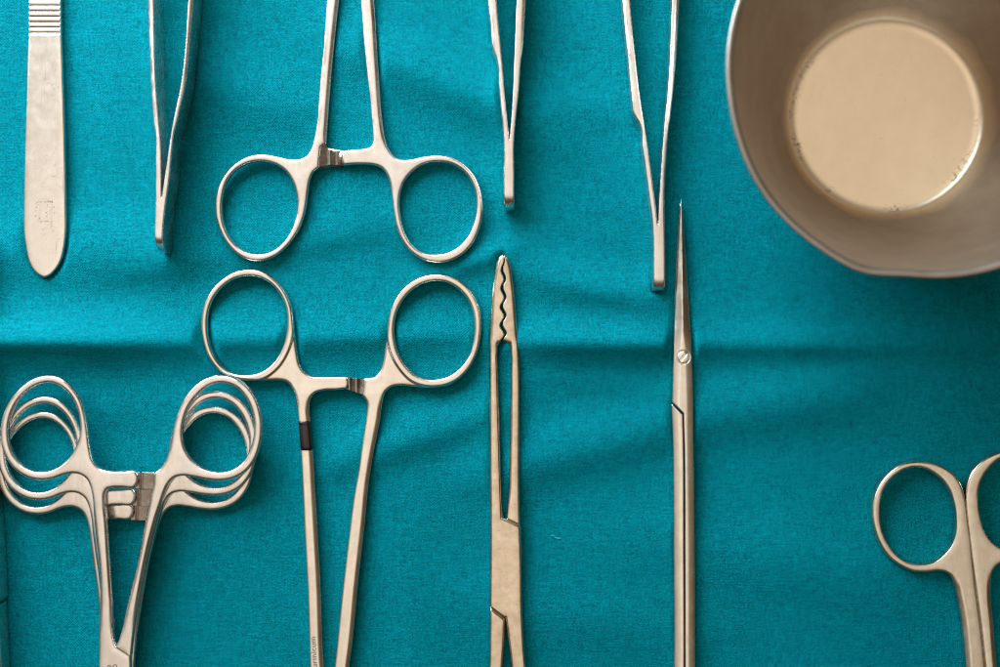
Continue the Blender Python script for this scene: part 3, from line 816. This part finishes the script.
    for cx in (452, 566):
        solid(R, [ellipse(cx, 898, 44, 54)], [ellipse(cx, 898, 36, 46)], zc, t, rounded(2.6, 2.6), M_WORN, [('finger_ring', None, None)], zr, h=0.9)
build_clamp()

# ------------------------------------------------------------------ long closed scissors
def build_long_scissors():
    t = 6.0; zc = zbase(t); zr = 2*t
    R = thing('scissors', 'long slim steel scissors lying closed, point up, with slotted screw', 'scissors', 684, 400, zr)
    A = spline([(681.6, 198, 1), (680.2, 215), (678.4, 246), (677.2, 275), (675.8, 302.7), (674.2, 340), (673.4, 370), (672.4, 402.2, 1), (683.7, 413.4, 1), (684.5, 440), (685.2, 560), (685.4, 667), (687, 800), (694, 900, 1), (706, 900, 1), (698.5, 800), (695.6, 667), (695.2, 560), (693.9, 440), (693.3, 390), (691.6, 340), (688.9, 291), (685.9, 246), (683.7, 215)])
    B = spline([(672.0, 404.0, 1), (682.7, 414.6, 1), (683.3, 440), (683.9, 560), (684.1, 667), (682, 800), (674, 900, 1), (662, 900, 1), (671, 800), (674.5, 667), (674.2, 560), (673.2, 440)])
    U = spline([(681.0, 200, 1), (678.6, 225), (676.3, 270), (674.9, 320), (676, 350, 1), (684, 350, 1), (684, 225)])
    gable = blendprof(lambda X, Y: np.clip((350 - Y)/30, 0, 1), rounded(9.0, 4.0, 1.0), rounded(7.0, 1.7, 1.0))
    whole = spline([(681.6, 198, 1), (680.2, 215), (678.4, 246), (677.2, 275), (675.8, 302.7), (674.2, 340), (673.4, 370), (672.2, 402.2), (673.2, 440), (674.2, 560), (674.5, 667), (671, 800), (662, 900, 1), (706, 900, 1), (698.5, 800), (695.6, 667), (695.2, 560), (693.9, 440), (693.3, 390), (691.6, 340), (688.9, 291), (685.9, 246), (683.7, 215)])
    ed = ([whole], [])
    def seatring(zb, X, Y, d):
        r = np.hypot(X - 683.3, Y - 357.3)
        return zb - 1.6*np.clip(1 - np.abs(r - 6.5)/0.8, 0, 1)
    ap = solid(R, [A], [], zc, t, gable, M_POLISH, [('blade', lambda x, y: y < 413, None), ('shank', None, None)], zr, h=0.42, edge=ed, top_mod=seatring)
    solid(R, [B], [], zc, t - 0.5, rounded(7.0, 1.7, 1.0), M_POLISH, [('shank', None, None)], zr, h=0.42, edge=ed)
    solid(R, [U], [], zc - 2.8, 2.6, rounded(1.5, 1.5), M_POLISH, [('blade', None, None)], zr, h=0.5)
    c = ellipse(683.3, 357.3, 5.9, 5.9)
    def slot(zb, X, Y, d):
        a = math.radians(-52)
        u = (X - 683.3)*(-math.sin(a)) + (Y - 357.3)*math.cos(a)
        return zb - 2.4*np.clip((1.25 - np.abs(u))/0.4, 0, 1)
    def seat(X, Y): return 2.2 + 0*X
    solid(R, [c], [], zc + t - 1.7, seat, rounded(1.0, 0.7), M_STEEL, [('screw', None, None)], zr, h=0.3, top_mod=slot)
    for cx in (650, 722):
        solid(R, [ellipse(cx, 945, 40, 52)], [ellipse(cx, 945, 32, 44)], zc, t, rounded(2.6, 2.6), M_POLISH, [('finger_ring', None, None)], zr, h=0.9)
build_long_scissors()

# ------------------------------------------------------------------ scissors at the lower right
def build_scissors():
    t = 5.4; zc = zbase(t); zr = 2*t
    R = thing('scissors', 'steel scissors with two finger rings side by side, below the bowl', 'scissors', 970, 560, zr)
    ringo = [(916.4, 462.2), (903.8, 464.3), (891.2, 472), (880.7, 484.6), (874.9, 498.3), (873.2, 513), (875.1, 527.7), (880.7, 543.4), (890.2, 557.1), (902.8, 566.3), (915.4, 571.2), (928, 571.6), (938, 570.6)]
    hole = [(916.4, 466.8), (904.9, 469.3), (893.5, 476.9), (884.6, 487.8), (879.8, 501.4), (878.9, 515.1), (881, 529.8), (887.2, 544.2), (896.7, 556.4), (908, 563.8), (920.6, 565.9), (933.2, 563.8), (944.6, 556.4), (952.8, 546.2), (957, 534), (957.6, 519.3), (956.3, 506.7), (951.7, 492), (943.5, 480.4), (933.2, 472), (924.8, 468)]
    L = spline(ringo + [(946.5, 572), (952.5, 576.6), (956, 584.6), (959.8, 601), (963.3, 620.2), (966, 644.7), (967.7, 667), (971, 720), (977, 800), (984, 850, 1), (1006, 850, 1), (994, 720), (984.7, 667), (982.6, 646.5), (980, 623.7), (976, 593.9), (972.1, 564), (970.3, 544.4), (966.9, 517.4), (964.6, 500), (961.6, 486.5), (955.4, 476.2), (947.1, 469.5), (937.4, 465), (927, 462.7)])
    def mir(p):
        a = np.array([966.4, 500.0]); dirv = np.array([19.9, 167.0]); dirv /= np.linalg.norm(dirv)
        q = np.array(p[:2], float) - a
        return tuple(a + 2*dirv*(q @ dirv) - q)
    mo = [mir(p) for p in ringo]
    Rp = spline(mo + [(1003, 562.4), (997.2, 565.5), (993, 571), (991.2, 583), (991.4, 602.6), (993.2, 620), (995.3, 646.5), (997, 667), (1002, 720), (1012, 800), (1019, 850, 1), (1008.5, 850, 1), (996.6, 720), (986.9, 667), (984.7, 646.5), (982.1, 623.7), (978.1, 593.9), (974.2, 564), (971.8, 544.4), (968.6, 517.4), (967.3, 500)] + [mir(p) for p in [(961.6, 486.5), (955.4, 476.2), (947.1, 469.5), (937.4, 465), (927, 462.7)]][0:])
    Rhole = spline([mir(p) for p in hole])
    P3 = lambda poly, dx: blendprof(lambda X, Y: np.clip((Y - 480)/20, 0, 1), onesided(poly, dx, blendprof(lambda X, Y: np.clip((Y - 572)/16, 0, 1), rounded(5.0, 2.2, 1.2), rounded(2.4, 2.6, 2.0)), rounded(0.5, 0.5)), rounded(2.6, 3.0, 2.0))
    solid(R, [L], [spline(hole)], zc, t, P3(L, 4.5), M_SATIN2, [('finger_ring', lambda x, y: (y < 572) & (x < 962), None), ('shank', None, None)], zr)
    solid(R, [Rp], [Rhole], zc, t, P3(Rp, -4.5), M_SATIN2, [('finger_ring', lambda x, y: (y < 558) & (x > 972), None), ('shank', None, None)], zr)
    blade = spline([(986, 840, 1), (1018, 840, 1), (1030, 880), (1036, 960), (1046, 1060, 1), (1024, 960), (1004, 880)])
    solid(R, [blade], [], zc, t*0.9, rounded(3, 2), M_SATIN2, [('blade', None, None)], zr, h=0.9)
M_SATIN2 = steel('warm_satin_steel', (0.68, 0.60, 0.49), (0.76, 0.685, 0.575), 0.2, 0.3, (1, 0.25, 1), stain=0.5)
build_scissors()

# ------------------------------------------------------------------ instrument cut by the left edge
def build_edge_forceps():
    t = 14.0; zc = zbase(t); zr = 2*t
    R = thing('needle_holder', 'dark edge of an instrument lying beside the stacked hemostats at the border', 'needle holder', -10, 560, zr)
    sh = lambda pts: [(p[0] + 0.4,) + tuple(p[1:]) for p in pts]
    up = spline(sh([(-15, 330), (-11, 430), (-6.7, 510), (-3.5, 560), (-1.9, 600, 1), (-5.9, 608, 1), (-19, 608, 1), (-20, 510), (-22, 430), (-24, 330), (-32, 230, 1), (-20, 230, 1)]))
    lo = spline(sh([(-2.9, 605.0, 1), (-1.2, 640), (0.2, 667), (2, 720), (0, 800), (-3, 860, 1), (-12, 860, 1), (-16, 800), (-19, 720), (-19, 609.6, 1), (-6.4, 609.6, 1)]))
    solid(R, [up], [], zc, t, rounded(1.8, 1.8), M_POLISH, [('shank', None, None)], zr, h=0.6)
    solid(R, [lo], [], zc, t - 0.4, rounded(1.8, 1.8), M_POLISH, [('jaw', None, None)], zr, h=0.6)
build_edge_forceps()

# ------------------------------------------------------------------ bowl with pouring lip
def build_bowl():
    H = 205.0
    k = 1 - H/D
    fc = np.array([(885-CX), (CY-117.0)]) * (1 - 4/D)
    rc = np.array([(937-CX), (CY-67.5)]) * k
    RIM = 211*k; FL = 94.0
    R = thing('steel_bowl', 'round brushed steel bowl with a pouring lip, standing on the cloth', 'bowl', 885, 117, 4)
    inner = []
    for u in np.linspace(0, 1, 30):
        inner.append((u*(FL-7), 4.6 - 0.5*(1-u*u)))
    inner += [(FL-5.2, 4.65), (FL-3.4, 4.85), (FL-1.6, 5.25), (FL+0.2, 5.9), (FL+1.9, 6.8), (FL+3.5, 8.0), (FL+4.8, 9.4), (FL+6.0, 11.1)]
    for u in np.linspace(0.04, 1, 46):
        r = FL + 6.0 + (RIM - 7.2 - FL - 6.0) * u
        z = 11.1 + (H - 4.6 - 11.1) * (0.56*u + 0.44*u**2.2)
        inner.append((r, z))
    rim = [(RIM-6.9, H-3.0), (RIM-6.1, H-1.5), (RIM-4.9, H-0.7), (RIM-3.4, H-0.3), (RIM-1.9, H-0.1), (RIM-0.9, H-0.4), (RIM-0.2, H-1.3), (RIM, H-2.6), (RIM-0.1, H-4.6)]
    outer = []
    for u in np.linspace(1, 0, 34):
        r = FL + 2 + (RIM - 2.6 - FL - 2) * u
        z = 1.4 + (H - 8 - 1.4) * (0.56*u + 0.44*u**2.2)
        outer.append((r, z))
    outer += [(FL-2, 0.3), (FL-8, 0.1), (FL-30, 0.1), (1, 0.1)]
    prof = inner + rim + outer
    NA = 320
    th = np.linspace(0, 2*math.pi, NA, endpoint=False)
    # pouring lip: how far the rim is drawn out, by the angle seen from above (drawing grid, y down)
    tab_a = np.radians([95, 99, 103.5, 108, 112, 116, 122, 128, 134, 142, 150, 160, 172])
    tab_r = np.array([0, 0.7, 3.7, 7.3, 8.4, 7.3, 6.0, 5.4, 5.3, 5.0, 3.9, 1.7, 0.0])
    bul = np.interp(th, tab_a, tab_r, left=0, right=0)
    ker = np.array([1.5, 2, 2.2, 2, 1.5]); ker /= ker.sum()
    bul = sum(w*np.roll(bul, s) for w, s in zip(ker, (-2, -1, 0, 1, 2)))
    V = []
    base = np.array(R.location[:2]) / S
    for r, z in prof:
        f = min(1.0, max(0.0, z/H))
        c = fc*(1-f) + rc*f - base
        pull = bul*k * max(0.0, (f-0.25)/0.75)**3
        rr = r + pull if r > FL*0.9 else r + 0*pull
        V.append(np.stack([c[0] + rr*np.cos(th), c[1] - rr*np.sin(th), np.full(NA, z)], 1))
    V = np.concatenate(V)*S
    n = len(prof)
    Q = []; part = []
    for i in range(n-1):
        for j in range(NA):
            a, b = i*NA + j, i*NA + (j+1) % NA
            Q.append((a, a+NA, b+NA, b))
            part.append(0 if i < 33 else (2 if len(inner)-2 <= i < len(inner)+len(rim)-1 else 1))
    Q = np.array(Q)[:, ::-1]; part = np.array(part)
    Nn = vertex_normals(V, Q)
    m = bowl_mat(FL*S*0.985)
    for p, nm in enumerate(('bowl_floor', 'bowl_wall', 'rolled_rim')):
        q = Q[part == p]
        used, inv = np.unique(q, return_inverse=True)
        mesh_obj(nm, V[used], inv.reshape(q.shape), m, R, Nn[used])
build_bowl()
build_cloth()

# ------------------------------------------------------------------ a fleck of lint on the cloth
def build_lint():
    rs = random.Random(11)
    bm = bmesh.new()
    x, y = 550.5, 537.0
    z0 = float(cloth_height(np.array([555.0]), np.array([536.5]))[0]) - 2.2
    path = []
    for i in range(26):
        t = i/25
        path.append(Vector((550 + 10*t + 1.1*math.sin(9*t) + rs.uniform(-.35, .35), 537 - 1.5*math.sin(5*t + .5) + rs.uniform(-.35, .35), z0 + 0.9 + 0.6*math.sin(7*t))))
    base = wpos(555, 536.5, 0, 0)
    prev = None
    for i, p in enumerate(path):
        d = (path[min(i+1, 25)] - path[max(i-1, 0)]).normalized()
        side = d.cross(Vector((0, 0, 1))).normalized(); up = side.cross(d)
        rad = 0.55*(1 - abs(2*i/25 - 1)**3) + 0.12
        ring = []
        for k in range(6):
            a = 2*math.pi*k/6
            q = p + side*rad*math.cos(a) + up*rad*math.sin(a)
            ring.append(bm.verts.new(wpos(q.x, q.y, q.z, q.z) - base))
        if prev:
            for k in range(6):
                bm.faces.new((prev[k], prev[(k+1) % 6], ring[(k+1) % 6], ring[k]))
        prev = ring
    bmesh.ops.recalc_face_normals(bm, faces=bm.faces)
    me = bpy.data.meshes.new('lint_thread'); bm.to_mesh(me); bm.free()
    me.materials.append(simple('pale_teal_lint', (0.012, 0.33, 0.36), 0.9))
    o = bpy.data.objects.new('lint_thread', me); COL.objects.link(o); o.location = base
    o['label'] = 'tiny pale teal thread of lint on the cloth beside the clamp joint'; o['category'] = 'lint'
build_lint()

# ------------------------------------------------------------------ light, room around, camera
def build_world():
    w = bpy.data.worlds.new('World'); scene.world = w; w.use_nodes = True
    nt = w.node_tree
    bg = nt.nodes['Background']
    tc = nt.nodes.new('ShaderNodeTexCoord')
    sx = nt.nodes.new('ShaderNodeSeparateXYZ'); nt.links.new(tc.outputs['Generated'], sx.inputs[0])
    # warm pale ceiling overhead, darker walls lower down
    cr = nt.nodes.new('ShaderNodeValToRGB')
    nt.links.new(sx.outputs[2], cr.inputs[0])
    e = cr.color_ramp.elements
    e[0].position = 0.0; e[0].color = (0.09, 0.069, 0.042, 1)
    e[1].position = 1.0; e[1].color = (1.32, 1.165, 1.0, 1)
    for pos, col in ((0.35, (0.085, 0.064, 0.037, 1)), (0.62, (0.115, 0.088, 0.052, 1)), (0.80, (0.29, 0.23, 0.155, 1)), (0.92, (0.92, 0.79, 0.65, 1)), (0.965, (1.15, 1.01, 0.86, 1))):
        q = e.new(pos); q.color = col
    # the wall with the window is paler than the others
    dp = nt.nodes.new('ShaderNodeVectorMath'); dp.operation = 'DOT_PRODUCT'
    nt.links.new(tc.outputs['Generated'], dp.inputs[0]); dp.inputs[1].default_value = (-0.58, 0.73, 0.36)
    g = maprange(nt, dp.outputs['Value'], 0.25, 0.95, 0.0, 0.50)
    ad = nt.nodes.new('ShaderNodeMix'); ad.data_type = 'RGBA'; ad.blend_type = 'ADD'
    nt.links.new(g, ad.inputs[0]); nt.links.new(cr.outputs[0], ad.inputs[6]); ad.inputs[7].default_value = (0.92, 0.94, 0.96, 1)
    nz = nt.nodes.new('ShaderNodeTexNoise'); nt.links.new(tc.outputs['Generated'], nz.inputs['Vector'])
    nz.inputs['Scale'].default_value = 4.5; nz.inputs['Detail'].default_value = 2.0
    ml = nt.nodes.new('ShaderNodeMix'); ml.data_type = 'RGBA'; ml.blend_type = 'MULTIPLY'; ml.inputs[0].default_value = 1.0
    gr = nt.nodes.new('ShaderNodeCombineXYZ')
    vv = maprange(nt, nz.outputs['Fac'], 0.32, 0.68, 0.72, 1.22)
    for i in range(3): nt.links.new(vv, gr.inputs[i])
    nt.links.new(ad.outputs[2], ml.inputs[6]); nt.links.new(gr.outputs[0], ml.inputs[7])
    nt.links.new(ml.outputs[2], bg.inputs[0])
    bg.inputs[1].default_value = 0.85
build_world()

def area(name, loc, target, sx, sy, energy, col):
    l = bpy.data.lights.new(name, 'AREA'); l.shape = 'RECTANGLE'; l.size = sx; l.size_y = sy; l.energy = energy; l.color = col
    o = bpy.data.objects.new(name, l); COL.objects.link(o)
    o.location = loc
    o.rotation_euler = (Vector(target) - Vector(loc)).to_track_quat('-Z', 'Y').to_euler()
    return o
area('window_light', (-0.28, 0.43, 0.255), (-0.06, 0.02, 0), 0.56, 0.34, 12.0, (0.70, 0.88, 1.0))

cam = bpy.data.cameras.new('camera'); co = bpy.data.objects.new('camera', cam); COL.objects.link(co)
co.location = (0, 0, D*S); co.rotation_euler = (0, 0, 0)
cam.lens = 50.0; cam.sensor_width = 36.0; cam.clip_start = 0.01; cam.clip_end = 50
cam.dof.use_dof = True; cam.dof.focus_distance = (D - 12)*S; cam.dof.aperture_fstop = 5.6; cam.dof.aperture_blades = 7
scene.camera = co

scene.view_settings.view_transform = 'Standard'
scene.view_settings.look = 'None'
scene.view_settings.exposure = 0.0
scene.view_settings.gamma = 1.0
scene.view_settings.use_curve_mapping = False
scene.cycles.use_denoising = True
scene.cycles.filter_width = 1.15
scene.cycles.max_bounces = 8
for o in list(bpy.data.objects):
    if '_zref' in o: del o['_zref']
